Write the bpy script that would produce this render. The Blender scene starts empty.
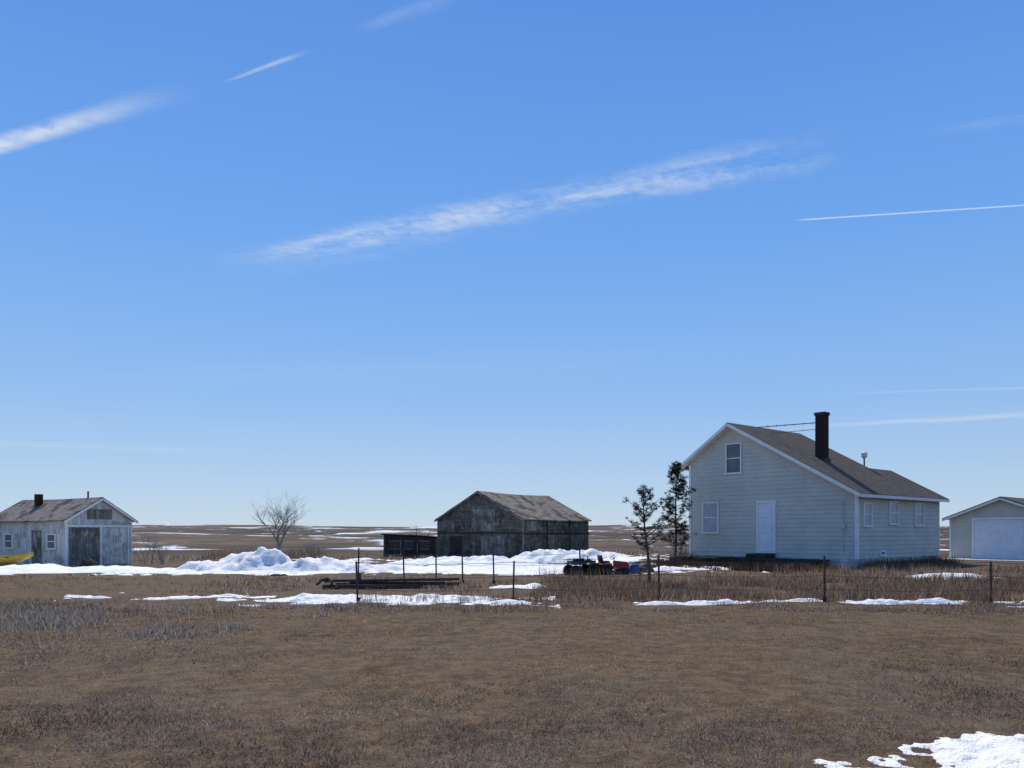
import bpy, math, random
import numpy as np
from mathutils import Vector
random.seed(7); rng=np.random.default_rng(7)
sc=bpy.context.scene
sc.view_settings.view_transform='Standard'; sc.view_settings.look='None'; sc.view_settings.exposure=0
F=769.0
SUN_AZ=-14; SUN_EL=49
# ---------------------------------------------------------------- helpers
def ss(a,b,x):
    t=np.clip((x-a)/(b-a),0,1); return t*t*(3-2*t)
def _h(ix,iy,s):
    v=np.sin(ix*127.1+iy*311.7+s*74.7)*43758.5453
    return v-np.floor(v)
def vn(x,y,s=0):
    x=np.asarray(x,float); y=np.asarray(y,float)
    ix=np.floor(x); iy=np.floor(y); fx=x-ix; fy=y-iy
    fx=fx*fx*(3-2*fx); fy=fy*fy*(3-2*fy)
    a=_h(ix,iy,s); b=_h(ix+1,iy,s); c=_h(ix,iy+1,s); d=_h(ix+1,iy+1,s)
    return (a*(1-fx)+b*fx)*(1-fy)+(c*(1-fx)+d*fx)*fy
def fbm(x,y,s=0,o=4):
    r=0;a=.5;t=0
    for i in range(o):
        r=r+a*vn(x*2**i,y*2**i,s+i*3.3); t+=a; a*=.5
    return r/t
def terrain(x,y):
    x=np.asarray(x,float); y=np.asarray(y,float)
    r=np.hypot(x,y)
    z=.10*(fbm(x*.22,y*.22,1)-.5)+.035*(fbm(x*1.3,y*1.3,5)-.5)
    t=ss(24,44,y)*(1-ss(3,8.5,x)); t=np.maximum(t,ss(52,80,r))
    z=z-.4*t
    z=z-1.9*ss(75,200,r)
    z=z+(3.8+9.5*fbm(x/330+3.3,y/500,9,2)+1.8*ss(-60,-380,x))*ss(200,850,r)-30*ss(900,3000,r)
    z=z+6.0*(fbm(x/150,y/80,12,3)-.5)*ss(110,330,r)
    return z
def tz(x,y): return float(terrain(x,y))
class NT:
    def __init__(s,nt): s.nt=nt; s.n=nt.nodes; s.l=nt.links
    def new(s,t,**k):
        n=s.n.new(t)
        for a,b in k.items(): setattr(n,a,b)
        return n
    def set(s,sock,v):
        if isinstance(v,bpy.types.NodeSocket): s.l.new(v,sock)
        elif v is not None: sock.default_value=v
    def m(s,op,a,b=None,c=None,clamp=False):
        n=s.new('ShaderNodeMath',operation=op,use_clamp=clamp)
        s.set(n.inputs[0],a); s.set(n.inputs[1],b)
        if c is not None: s.set(n.inputs[2],c)
        return n.outputs[0]
    def mr(s,v,a,b,c=0.,d=1.,smooth=True):
        n=s.new('ShaderNodeMapRange'); n.interpolation_type='SMOOTHSTEP' if smooth else 'LINEAR'
        for i,q in enumerate((v,a,b,c,d)): s.set(n.inputs[i],q)
        return n.outputs[0]
    def mix(s,f,a,b):
        n=s.new('ShaderNodeMix',data_type='RGBA'); s.set(n.inputs[0],f)
        s.set(n.inputs[6],a if isinstance(a,bpy.types.NodeSocket) else (*a,1)); s.set(n.inputs[7],b if isinstance(b,bpy.types.NodeSocket) else (*b,1))
        return n.outputs[2]
    def noise(s,vec,scale,detail=4,rough=.55,dist=0):
        n=s.new('ShaderNodeTexNoise'); s.set(n.inputs['Vector'],vec)
        n.inputs['Scale'].default_value=scale; n.inputs['Detail'].default_value=detail
        n.inputs['Roughness'].default_value=rough; n.inputs['Distortion'].default_value=dist
        return n.outputs[0]
    def vscale(s,vec,sc_):
        n=s.new('ShaderNodeVectorMath',operation='MULTIPLY'); s.set(n.inputs[0],vec); n.inputs[1].default_value=sc_
        return n.outputs[0]
def material(name,fn,rough=.9,spec=.2):
    m=bpy.data.materials.new(name); m.use_nodes=True
    t=NT(m.node_tree); b=m.node_tree.nodes['Principled BSDF']
    b.inputs['Roughness'].default_value=rough; b.inputs['Specular IOR Level'].default_value=spec
    fn(t,b); return m
def bump(t,b,h,st=.5,dist=.02):
    n=t.new('ShaderNodeBump'); n.inputs['Strength'].default_value=st; n.inputs['Distance'].default_value=dist
    t.l.new(h,n.inputs['Height']); t.l.new(n.outputs[0],b.inputs['Normal'])
def coords(t): return t.new('ShaderNodeTexCoord').outputs['Object']
def simple(name,c1,c2,scale=3,rough=.85,spec=.2,bs=.3,vs=(1,1,1),lo=.35,hi=.65,metal=0):
    def fn(t,b):
        v=t.vscale(coords(t),vs); n=t.noise(v,scale,4,.65)
        t.l.new(t.mix(t.mr(n,lo,hi),c1,c2),b.inputs['Base Color'])
        if bs: bump(t,b,t.noise(v,scale*5,2),bs,.01)
        b.inputs['Metallic'].default_value=metal
    return material(name,fn,rough,spec)
class MB:
    def __init__(s): s.v=[]; s.f=[]; s.mi=[]
    def add(s,vs,fs,mi=0):
        o=len(s.v); s.v+= [tuple(q) for q in vs]; s.f+=[tuple(i+o for i in f) for f in fs]; s.mi+=[mi]*len(fs)
    def box(s,lo,hi,mi=0):
        x0,y0,z0=lo; x1,y1,z1=hi
        s.add([(x0,y0,z0),(x1,y0,z0),(x1,y1,z0),(x0,y1,z0),(x0,y0,z1),(x1,y0,z1),(x1,y1,z1),(x0,y1,z1)],
              [(0,3,2,1),(4,5,6,7),(0,1,5,4),(1,2,6,5),(2,3,7,6),(3,0,4,7)],mi)
    def beam(s,p,q,w,h,mi=0):
        p=Vector(p);q=Vector(q);d=(q-p).normalized(); u=Vector((0,0,1)) if abs(d.z)<.95 else Vector((1,0,0))
        a=d.cross(u).normalized(); b=a.cross(d).normalized()
        vs=[]
        for c in (p,q):
            for i,j in ((-1,-1),(1,-1),(1,1),(-1,1)): vs.append(c+a*i*w/2+b*j*h/2)
        s.add(vs,[(3,2,1,0),(4,5,6,7),(0,1,5,4),(1,2,6,5),(2,3,7,6),(3,0,4,7)],mi)
    def tube(s,pts,rs,n=6,mi=0,cap=True):
        pts=[Vector(p) for p in pts]; vs=[]
        for i,p in enumerate(pts):
            d=(pts[min(i+1,len(pts)-1)]-pts[max(i-1,0)]).normalized()
            u=Vector((0,0,1)) if abs(d.z)<.9 else Vector((1,0,0))
            a=d.cross(u).normalized(); b=a.cross(d)
            for k in range(n):
                t=2*math.pi*k/n; vs.append(p+(a*math.cos(t)+b*math.sin(t))*rs[i])
        fs=[]
        for i in range(len(pts)-1):
            for k in range(n):
                fs.append((i*n+k,i*n+(k+1)%n,(i+1)*n+(k+1)%n,(i+1)*n+k))
        if cap: fs+= [tuple(range(n))[::-1],tuple(range((len(pts)-1)*n,len(pts)*n))]
        s.add(vs,fs,mi)
    def slab(s,poly,th,mi=0,dirn=(0,0,-1)):
        n=len(poly); d=Vector(dirn)*th
        vs=[Vector(p) for p in poly]+[Vector(p)+d for p in poly]
        fs=[tuple(range(n)),tuple(range(2*n-1,n-1,-1))]+[(i,i+n,(i+1)%n+n,(i+1)%n) for i in range(n)]
        s.add(vs,fs,mi)
    def build(s,name,mats,parent=None,loc=(0,0,0),rot=0,smooth=False,bevel=0):
        me=bpy.data.meshes.new(name); me.from_pydata(s.v,[],s.f); 
        for m in (mats if isinstance(mats,(list,tuple)) else [mats]): me.materials.append(m)
        me.polygons.foreach_set('material_index',s.mi)
        if smooth: me.polygons.foreach_set('use_smooth',[True]*len(s.f))
        me.update(); o=bpy.data.objects.new(name,me); sc.collection.objects.link(o)
        o.location=loc; o.rotation_euler=(0,0,rot)
        if parent: o.parent=parent
        if bevel:
            b=o.modifiers.new('bevel','BEVEL'); b.width=bevel; b.segments=2
        return o
def empty(name,loc,rot=0):
    e=bpy.data.objects.new(name,None); sc.collection.objects.link(e); e.location=loc; e.rotation_euler=(0,0,rot); e.empty_display_size=.3; return e
def np_mesh(name,V,Fc,mats,col=None,smooth=False,mi=None):
    k=Fc.shape[1]; me=bpy.data.meshes.new(name)
    me.vertices.add(len(V)); me.vertices.foreach_set('co',np.ascontiguousarray(V,dtype=np.float32).ravel())
    me.loops.add(Fc.size); me.loops.foreach_set('vertex_index',np.ascontiguousarray(Fc,dtype=np.int32).ravel())
    me.polygons.add(len(Fc)); me.polygons.foreach_set('loop_start',np.arange(0,Fc.size,k,dtype=np.int32))
    me.polygons.foreach_set('loop_total',np.full(len(Fc),k,dtype=np.int32))
    if smooth: me.polygons.foreach_set('use_smooth',np.ones(len(Fc),dtype=bool))
    for m in mats: me.materials.append(m)
    if mi is not None: me.polygons.foreach_set('material_index',mi)
    me.update(calc_edges=True)
    if col is not None:
        a=me.color_attributes.new('Col','FLOAT_COLOR','POINT'); c=np.ones((len(V),4),np.float32); c[:,:3]=col
        a.data.foreach_set('color',c.ravel())
    o=bpy.data.objects.new(name,me); sc.collection.objects.link(o); return o
# ---------------------------------------------------------------- camera
cam=bpy.data.cameras.new('camera'); co=bpy.data.objects.new('camera',cam); sc.collection.objects.link(co)
co.location=(0,0,1.6); co.rotation_euler=(math.radians(90),0,0)
cam.sensor_width=36; cam.lens=36*F/1024; cam.shift_y=(532-384)/1024; cam.clip_end=12000; cam.clip_start=.1
sc.camera=co
# ---------------------------------------------------------------- light
el=math.radians(SUN_EL); az=math.radians(SUN_AZ)
sd=Vector((math.sin(az)*math.cos(el),math.cos(az)*math.cos(el),math.sin(el)))
L=bpy.data.lights.new('sun','SUN'); L.energy=4.2; L.angle=math.radians(.5); L.color=(1,.95,.88)
lo=bpy.data.objects.new('sun',L); sc.collection.objects.link(lo); lo.rotation_euler=(-sd).to_track_quat('-Z','Y').to_euler(); lo.location=(0,0,50)
# ---------------------------------------------------------------- world
w=bpy.data.worlds.new('World'); sc.world=w; w.use_nodes=True; t=NT(w.node_tree)
bg=w.node_tree.nodes['Background']; bg.inputs[1].default_value=.1
w.cycles.sampling_method='MANUAL'; w.cycles.sample_map_resolution=256
sky=t.new('ShaderNodeTexSky'); sky.sky_type='NISHITA'; sky.sun_disc=False; sky.sun_elevation=el; sky.sun_rotation=az
sky.altitude=500; sky.air_density=1.0; sky.dust_density=.2; sky.ozone_density=3.0
tc=t.new('ShaderNodeTexCoord'); sp=t.new('ShaderNodeSeparateXYZ'); t.l.new(tc.outputs['Generated'],sp.inputs[0])
ramp=t.new('ShaderNodeValToRGB'); t.l.new(sp.outputs[2],ramp.inputs[0]); cr=ramp.color_ramp
stops=[(0.0,(.50,.64,.79)),(.06,(.42,.59,.82)),(.17,(.27,.495,.87)),(.34,(.158,.395,.88)),(.58,(.088,.280,.78)),(1,(.045,.15,.50))]
cr.elements[0].position=0; cr.elements[0].color=(*stops[0][1],1); cr.elements[1].position=1; cr.elements[1].color=(*stops[-1][1],1)
for p_,c_ in stops[1:-1]:
    e_=cr.elements.new(p_); e_.color=(*c_,1)
rs=t.new('ShaderNodeVectorMath',operation='SCALE'); t.l.new(ramp.outputs[0],rs.inputs[0]); rs.inputs['Scale'].default_value=10
base=t.mix(.85,sky.outputs[0],rs.outputs[0])
zz=t.m('MAXIMUM',sp.outputs[2],.03)
PX=t.m('DIVIDE',sp.outputs[0],zz); PY=t.m('DIVIDE',sp.outputs[1],zz)
ca,sa=math.cos(math.radians(-23.5)),math.sin(math.radians(-23.5))
U=t.m('ADD',t.m('MULTIPLY',PX,ca),t.m('MULTIPLY',PY,sa)); Vv=t.m('ADD',t.m('MULTIPLY',PX,-sa),t.m('MULTIPLY',PY,ca))
cv=t.new('ShaderNodeCombineXYZ'); t.l.new(U,cv.inputs[0]); t.l.new(Vv,cv.inputs[1])
cf=t.new('ShaderNodeCombineXYZ'); t.l.new(t.m('MULTIPLY',t.m('ADD',U,t.m('MULTIPLY',Vv,-.25)),26),cf.inputs[0]); t.l.new(t.m('MULTIPLY',t.m('ADD',Vv,t.m('MULTIPLY',U,.1)),13),cf.inputs[1])
fib=t.noise(cf.outputs[0],1.0,5,.6,.3)
cb=t.new('ShaderNodeCombineXYZ'); t.l.new(t.m('MULTIPLY',U,3.2),cb.inputs[0]); t.l.new(t.m('MULTIPLY',Vv,9),cb.inputs[1])
brd=t.noise(cb.outputs[0],1.0,5,.6,.3)
dens=t.m('ADD',t.m('MULTIPLY',brd,.68),t.m('MULTIPLY',fib,.32))
wn=t.m('SUBTRACT',t.noise(cv.outputs[0],1.9,3),.5)
def streak(P1,P2,wd,op,fi,fo,thin=False,lo_=.36,hi_=.68,warp=.06,taper=.5):
    dx,dy=P2[0]-P1[0],P2[1]-P1[1]; Ln=math.hypot(dx,dy); dx/=Ln; dy/=Ln
    ax=t.m('SUBTRACT',PX,P1[0]); ay=t.m('SUBTRACT',PY,P1[1])
    s=t.m('DIVIDE',t.m('ADD',t.m('MULTIPLY',ax,dx),t.m('MULTIPLY',ay,dy)),Ln)
    tt=t.m('ADD',t.m('MULTIPLY',ax,-dy),t.m('MULTIPLY',ay,dx))
    if warp: tt=t.m('ADD',tt,t.m('MULTIPLY',wn,warp))
    wv=t.mr(s,0,1,wd*(1-taper),wd,False)
    m=t.mr(t.m('DIVIDE',t.m('ABSOLUTE',tt),wv),.0,1,1,0)
    m=t.m('MULTIPLY',m,t.m('MULTIPLY',t.mr(s,0,fi),t.mr(s,1-fo,1,1,0)))
    if not thin: m=t.m('MULTIPLY',m,t.mr(dens,lo_,hi_))
    return t.m('MULTIPLY',m,op)
S=[streak((-1.15,2.86),(.90,1.985),.145,.55,.30,.14,warp=.20,taper=.15),
   streak((-1.3,3.05),(.3,2.3),.22,.13,.4,.4,warp=.2,taper=.0,lo_=.3,hi_=.7),
   streak((-1.75,2.16),(-.68,1.715),.054,.95,.1,.62,warp=.05,taper=.2,lo_=.22,hi_=.58),
   streak((-.66,1.720),(-.41,1.590),.013,.42,.4,.4,lo_=.1,hi_=.6,warp=.03),
   streak((-.34,1.55),(-.05,1.41),.040,.14,.4,.4,warp=.03,lo_=.3),
   streak((.9,2.468),(1.9,2.296),.0085,.62,.06,.1,thin=True,warp=0,taper=-.3),
   streak((2.5,7.38),(5.6,6.1),.40,.34,.3,.1,warp=.3,lo_=.2,hi_=.6),
   streak((2.1,5.6),(4.6,5.15),.12,.18,.3,.1,warp=.05,lo_=.2,hi_=.6),
   streak((-7.5,8.0),(-2.5,10.0),.8,.12,.2,.4,warp=.6,lo_=.2,hi_=.6),
   streak((.9,1.95),(1.8,1.72),.08,.12,.4,.3,warp=.1),
   streak((-3.6,5.2),(1.5,4.4),.7,.08,.4,.4,warp=.6,lo_=.3,hi_=.7)]
tot=S[0]
for q in S[1:]: tot=t.m('ADD',tot,q)
tot=t.m('MINIMUM',tot,.92)
t.l.new(t.mix(tot,base,(7.6,8.1,8.8)),bg.inputs[0])
# ---------------------------------------------------------------- materials
def translucent_col(name,tr=.45):
    m=bpy.data.materials.new(name); m.use_nodes=True; nt=m.node_tree; nt.nodes.clear(); q=NT(nt)
    a=q.new('ShaderNodeAttribute',attribute_name='Col'); d=q.new('ShaderNodeBsdfDiffuse'); tl=q.new('ShaderNodeBsdfTranslucent'); mx=q.new('ShaderNodeMixShader'); o=q.new('ShaderNodeOutputMaterial')
    q.l.new(a.outputs['Color'],d.inputs[0]); q.l.new(a.outputs['Color'],tl.inputs[0]); mx.inputs[0].default_value=tr
    q.l.new(d.outputs[0],mx.inputs[1]); q.l.new(tl.outputs[0],mx.inputs[2]); q.l.new(mx.outputs[0],o.inputs[0]); return m
M_blade=translucent_col('dry_grass_blades',.5)
def ground_fn(t,b):
    g=t.new('ShaderNodeNewGeometry'); p=g.outputs['Position']
    n1=t.noise(p,.35,4,.6); n2=t.noise(p,4,5,.7); n3=t.noise(p,28,3,.7); n4=t.noise(p,1.1,5,.7)
    c=t.mix(t.mr(n2,.35,.65),(.070,.043,.024),(.155,.102,.056))
    c=t.mix(t.m('MULTIPLY',t.mr(n1,.45,.65),.35),c,(.120,.096,.073))
    c=t.mix(t.m('MULTIPLY',t.mr(n3,.4,.7),.45),c,(.215,.150,.088))
    c=t.mix(t.m('MULTIPLY',t.mr(n4,.5,.68),.55),c,(.05,.034,.023))
    d=t.new('ShaderNodeVectorMath',operation='LENGTH'); t.l.new(p,d.inputs[0]); r=d.outputs['Value']
    f1=t.noise(p,.010,3,.55)
    fc=t.mix(t.mr(f1,.4,.6),(.070,.050,.035),(.155,.11,.07))
    fc=t.mix(t.m('MULTIPLY',t.mr(t.noise(p,.07,4,.7),.4,.65),.65),fc,(.045,.034,.027))
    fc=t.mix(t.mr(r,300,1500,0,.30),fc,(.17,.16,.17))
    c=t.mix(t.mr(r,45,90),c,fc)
    sn=t.noise(p,.019,6,.70,.4)
    sm=t.m('MULTIPLY',t.mr(sn,.550,.585),t.mr(r,60,110))
    c=t.mix(sm,c,(.70,.72,.74))
    t.l.new(c,b.inputs['Base Color'])
    bump(t,b,t.m('ADD',n3,t.m('MULTIPLY',n2,1.5)),.7,.03)
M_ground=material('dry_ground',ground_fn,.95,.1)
def snow_fn(t,b):
    p=coords(t); n=t.noise(p,1.2,5,.65); n2=t.noise(p,9,4,.7); n3=t.noise(p,2.6,5,.7)
    c=t.mix(t.mr(n,.3,.7),(.82,.80,.765),(.90,.885,.85))
    c=t.mix(t.m('MULTIPLY',t.mr(n2,.54,.70),.5),c,(.42,.36,.30))
    c=t.mix(t.m('MULTIPLY',t.mr(n3,.56,.70),.6),c,(.50,.45,.39))
    t.l.new(c,b.inputs['Base Color']); bump(t,b,t.m('ADD',n,n2),.7,.08)
M_snow=material('melting_snow',snow_fn,.7,.3)
M_siding=simple('painted_siding',(.49,.49,.43),(.55,.55,.485),1.2,.6,.3,.1)
M_white=simple('white_trim',(.72,.72,.69),(.80,.79,.76),3,.55,.3,.1)
M_found=simple('whitewashed_foundation',(.35,.35,.33),(.62,.61,.58),2.2,.9,.2,.5)
def shingle(name,c1,c2,c3,lo=.45,hi=.6,row=.14):
    def fn(t,b):
        p=coords(t); s=t.new('ShaderNodeSeparateXYZ'); t.l.new(p,s.inputs[0])
        rz=t.m('FRACT',t.m('DIVIDE',s.outputs[2],row*.5))
        cell=t.new('ShaderNodeTexWhiteNoise'); cc=t.new('ShaderNodeCombineXYZ')
        t.l.new(t.m('FLOOR',t.m('DIVIDE',s.outputs[2],row*.5)),cc.inputs[0]); t.l.new(t.m('FLOOR',t.m('MULTIPLY',s.outputs[1],3.2)),cc.inputs[1]); t.l.new(cc.outputs[0],cell.inputs[0])
        c=t.mix(cell.outputs[0],c1,c2)
        c=t.mix(t.mr(t.noise(p,.9,6,.7),lo,hi),c,c3)
        t.l.new(c,b.inputs['Base Color']); bump(t,b,t.m('ADD',rz,t.noise(p,30,2)),.8,.02)
    return material(name,fn,.9,.15)
M_roof=shingle('brown_asphalt_shingles',(.095,.074,.058),(.155,.12,.092),(.115,.092,.074))
M_roof_old=shingle('weathered_wood_shingles',(.19,.155,.12),(.33,.27,.205),(.07,.057,.045),.49,.58)
M_roof_shed=shingle('worn_roof_shingles',(.22,.175,.14),(.33,.275,.23),(.08,.065,.055),.5,.6)
def wood_fn(c1,c2,c3,vert=True,bw=.16,patch=.8,c4=None,k4=.8):
    def fn(t,b):
        p=coords(t); s=t.new('ShaderNodeSeparateXYZ'); t.l.new(p,s.inputs[0])
        a=t.m('ADD',s.outputs[0],s.outputs[1]); u=a if vert else s.outputs[2]
        v=t.vscale(p,(6,6,.6) if vert else (.6,.6,7))
        n=t.noise(v,1.5,5,.7)
        wn_=t.new('ShaderNodeTexWhiteNoise'); wn_.noise_dimensions='1D'; t.l.new(t.m('FLOOR',t.m('DIVIDE',u,bw)),wn_.inputs['W'])
        c=t.mix(t.mr(n,.35,.65),c1,c2); c=t.mix(t.m('MULTIPLY',wn_.outputs[0],.4),c,c3)
        c=t.mix(t.m('MULTIPLY',t.mr(t.noise(p,patch,5,.6),.50,.60),.75),c,c3)
        if c4: c=t.mix(t.m('MULTIPLY',t.mr(t.noise(t.vscale(p,(1,1,.6)),2.4,5,.75),.54,.62),k4),c,c4)
        # rain streaks running down the wall
        st=t.noise(t.vscale(p,(5,5,.35)),1.0,4,.7); c=t.mix(t.m('MULTIPLY',t.mr(st,.52,.66),.45),c,c3)
        t.l.new(c,b.inputs['Base Color'])
        fr=t.m('FRACT',t.m('DIVIDE',u,bw)); gap=t.mr(t.m('ABSOLUTE',t.m('SUBTRACT',fr,.5)),.42,.5,1,0)
        bump(t,b,t.m('ADD',t.m('MULTIPLY',gap,2),n),.9,.02)
    return fn
M_barn=material('weathered_barn_boards',wood_fn((.10,.095,.078),(.195,.185,.155),(.055,.05,.04),False,.14,1.1,(.31,.30,.26),.65),.95,.1)
M_barn2=material('weathered_vertical_boards',wood_fn((.15,.145,.125),(.31,.295,.26),(.10,.092,.078),True,.15,1.2,(.40,.385,.35)),.95,.1)
M_dark=material('dark_old_boards',wood_fn((.035,.031,.028),(.085,.075,.065),(.04,.035,.03),True,.2),.95,.1)
M_peel=material('peeling_white_boards',wood_fn((.66,.65,.61),(.78,.77,.73),(.38,.355,.315),True,.16,1.5,(.33,.30,.26),.7),.9,.15)
M_glass=simple('window_glass',(.06,.075,.09),(.10,.12,.14),1,.12,.6,.0)
M_blind=simple('pale_window_blind',(.30,.34,.38),(.40,.44,.48),4,.3,.5,0)
M_door=simple('white_door',(.64,.67,.72),(.71,.74,.78),2,.4,.4,.05)
def brick_fn(t,b):
    br=t.new('ShaderNodeTexBrick'); t.l.new(t.vscale(coords(t),(1,1,1)),br.inputs[0]); br.inputs['Scale'].default_value=4.5
    br.inputs['Color1'].default_value=(.035,.02,.018,1); br.inputs['Color2'].default_value=(.06,.032,.026,1); br.inputs['Mortar'].default_value=(.08,.07,.065,1)
    t.l.new(br.outputs[0],b.inputs['Base Color'])
M_brick=material('dark_chimney_brick',brick_fn,.95,.1)
M_metal=simple('rusty_steel',(.035,.028,.025),(.08,.065,.055),20,.7,.3,.2)
M_wire=simple('fence_wire',(.18,.17,.16),(.28,.27,.25),10,.5,.4,.0,metal=.3)
M_rubber=simple('black_rubber',(.015,.015,.015),(.03,.03,.03),20,.9,.2,.3)
M_black=simple('black_plastic',(.012,.012,.014),(.025,.025,.027),6,.4,.4,.1)
M_red=simple('red_paint',(.26,.035,.024),(.36,.045,.03),6,.55,.3,.05)
M_blue=simple('blue_tarp',(.03,.06,.14),(.045,.09,.22),5,.7,.3,.3)
M_yel=simple('yellow_paint',(.50,.30,.03),(.60,.38,.06),5,.5,.4,.1)
M_bark=simple('bark',(.08,.066,.055),(.15,.13,.11),12,.95,.1,.8)
M_palebark=simple('pale_bark',(.24,.21,.18),(.38,.34,.30),8,.95,.1,.4)
M_log=simple('grey_timber',(.04,.034,.028),(.11,.095,.08),8,.95,.1,.6,(1,4,4))
M_needle=translucent_col('pine_needles',.25)
# ---------------------------------------------------------------- terrain mesh
ang=np.concatenate([np.linspace(-58,58,520),np.linspace(58,302,82)[1:-1]])*math.pi/180
rad=np.concatenate([[0.6],np.geomspace(1.2,9000,400)])
A,R=np.meshgrid(ang,rad); X=R*np.sin(A); Y=R*np.cos(A); Z=terrain(X,Y)
na=len(ang); V=np.stack([X.ravel(),Y.ravel(),Z.ravel()],1)
i,j=np.meshgrid(np.arange(len(rad)-1),np.arange(na),indexing='ij'); jn=(j+1)%na
Fc=np.stack([i*na+j,(i+1)*na+j,(i+1)*na+jn,i*na+jn],-1).reshape(-1,4)[:, ::-1]
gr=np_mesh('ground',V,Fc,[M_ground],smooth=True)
# ---------------------------------------------------------------- snow
def snow(name,x0,x1,y0,y1,res,hf):
    xs=np.arange(x0,x1+res,res); ys=np.arange(y0,y1+res,res)
    GX,GY=np.meshgrid(xs,ys); H=hf(GX,GY); T=terrain(GX,GY)
    Zs=T+np.maximum(H,-.12)
    nx=len(xs); keep=H>-.08
    i,j=np.meshgrid(np.arange(len(ys)-1),np.arange(nx-1),indexing='ij')
    k=keep[:-1,:-1]|keep[1:,:-1]|keep[:-1,1:]|keep[1:,1:]
    Fq=np.stack([i*nx+j,i*nx+j+1,(i+1)*nx+j+1,(i+1)*nx+j],-1)[k]
    used=np.unique(Fq); mp=np.zeros(GX.size,int); mp[used]=np.arange(len(used))
    Vv=np.stack([GX.ravel(),GY.ravel(),Zs.ravel()],1)[used]
    return np_mesh(name,Vv,mp[Fq],[M_snow],smooth=True)
def ell(x,y,cx,cy,rx,ry): return 1-((x-cx)/rx)**2-((y-cy)/ry)**2
def f_field(x,y):
    n=fbm(x*.45,y*.45,21,5); n2=fbm(x*2.2,y*2.2,33,4); n3=fbm(x*1.3,y*1.3,37,4)
    e=np.maximum(ell(x,y,-3.5,40,11.5,6.5),ell(x,y,4,42,3.8,6))
    e=np.maximum(e,ell(x,y,-5,34.5,7,2.0)*.9)
    base=.075*np.clip(e,-1,1)+.62*(n-.53)+.16*(n2-.5)
    c=lambda *a: np.clip(ell(x,y,*a),-.3,1)
    pile=.92*c(-11.9,35.8,2.6,2.0); pile=np.maximum(pile,.60*c(-9.2,35.4,2.4,1.5)); pile=np.maximum(pile,.5*c(-14.2,36,1.6,1.4)); pile=np.maximum(pile,.32*c(-6.6,35.2,2.0,1.2))
    pile=pile*(.40+1.15*n3)+.42*(n2-.5)
    b2=.85*c(3.4,51.3,4.2,2.4)*(.4+1.1*n3)+.38*(n2-.5)
    b3=.45*c(-3.,48,5,2.5)*(.4+1.1*n3)+.3*(n2-.5)
    return np.maximum(np.maximum(base,pile),np.maximum(b2,b3))
snow('snow_field',-18,12,30,56,.12,f_field)
def f_left(x,y):
    n=fbm(x*.6,y*.6,41,5); return .20*np.clip(ell(x,y,-25.5,36.5,9.0,5.8),-1,1)+.52*(n-.5)+.12*(fbm(x*2.5,y*2.5,43,3)-.5)
snow('snow_field',-40,-12,28,44,.2,f_left)
def strip(cx0,cx1,cy,hw,seed,amp=.1,slope=0):
    def f(x,y):
        n=fbm(x*.9,y*1.8,seed,5); n2=fbm(x*3,y*5,seed+1,4)
        e=np.minimum(1-np.abs(y-cy-slope*(x-(cx0+cx1)/2)-.8*(vn(x*.45,0*x,seed)-.5)-.3*(vn(x*1.6,0*x,seed+2)-.5))/hw,np.minimum(x-cx0,cx1-x)*.5)
        return amp*np.clip(e,-1,1)+.26*(n-.57)+.12*(n2-.5)
    return f
snow('snow_strip',-6.8,1.0,15.4,20.2,.045,strip(-6.3,.6,17.9,1.0,51,.11))
snow('snow_strip',-11.0,-5.8,16.5,20,.045,strip(-10.6,-6.3,18.4,.26,57,.075))
snow('snow_strip',2.6,15,16,19.4,.045,strip(3.0,14.6,17.3,.17,63,.055,.03))
snow('snow_patch',12.5,18.5,24,30,.08,lambda x,y:.12*np.clip(ell(x,y,15.3,27,1.7,1.6),-1,1)+.20*(fbm(x,y,71)-.55))
snow('snow_patch',-1.5,2.5,20,26,.08,lambda x,y:.08*np.clip(ell(x,y,.2,22.2,.9,.6),-1,1)+.22*(fbm(x*1.4,y*1.4,77)-.55))
def f_near(x,y): return .11*np.clip(1.0-((x-5.0)/3.3)**2-((y-4.3)/1.72)**2,-1,1)+.17*(fbm(x*1.4,y*1.4,81,5)-.5)+.08*(fbm(x*7,y*7,83)-.5)
snow('snow_patch',1.2,9,1.5,7.5,.025,f_near)
# ---------------------------------------------------------------- grass
def blades(name,P,h,wd,C,lean=.5):
    N=len(P); a=rng.uniform(0,math.pi,N); b=rng.uniform(0,2*math.pi,N)
    z=terrain(P[:,0],P[:,1])
    dx=np.cos(a)*wd*.5; dy=np.sin(a)*wd*.5; l=rng.uniform(.05,lean,N)*h
    v0=np.stack([P[:,0]-dx,P[:,1]-dy,z-.01],1); v1=np.stack([P[:,0]+dx,P[:,1]+dy,z-.01],1)
    v2=np.stack([P[:,0]+np.cos(b)*l,P[:,1]+np.sin(b)*l,z+h],1)
    V=np.stack([v0,v1,v2],1).reshape(-1,3)
    return np_mesh(name,V,np.arange(3*N).reshape(-1,3),[M_blade],np.repeat(C,3,0))
def palette(N,cols,wt):
    c=np.array(cols)[rng.choice(len(cols),N,p=np.array(wt)/sum(wt))]
    return np.clip(c*rng.uniform(.7,1.3,(N,1)),0,1)
N=200000
d=np.exp(rng.uniform(math.log(4.3),math.log(18.5),N)); q=rng.uniform(-.85,.85,N)
P=np.stack([q*d,d],1); P=P[f_near(P[:,0],P[:,1])<.0]
den=fbm(P[:,0]*1.3,P[:,1]*1.3,201,4); P=P[rng.uniform(0,1,len(P))<np.clip((den-.36)*5,.25,1)]
d=P[:,1]; N=len(P); x_=P[:,0]
cl=fbm(x_*.9,d*.9,91,4); cl2=fbm(x_*.28,d*.28,95,3); cf=fbm(x_*6,d*6,97,3)
grey=1-ss(6.0,8.0,d+3.0*(cl2-.5))
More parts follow.
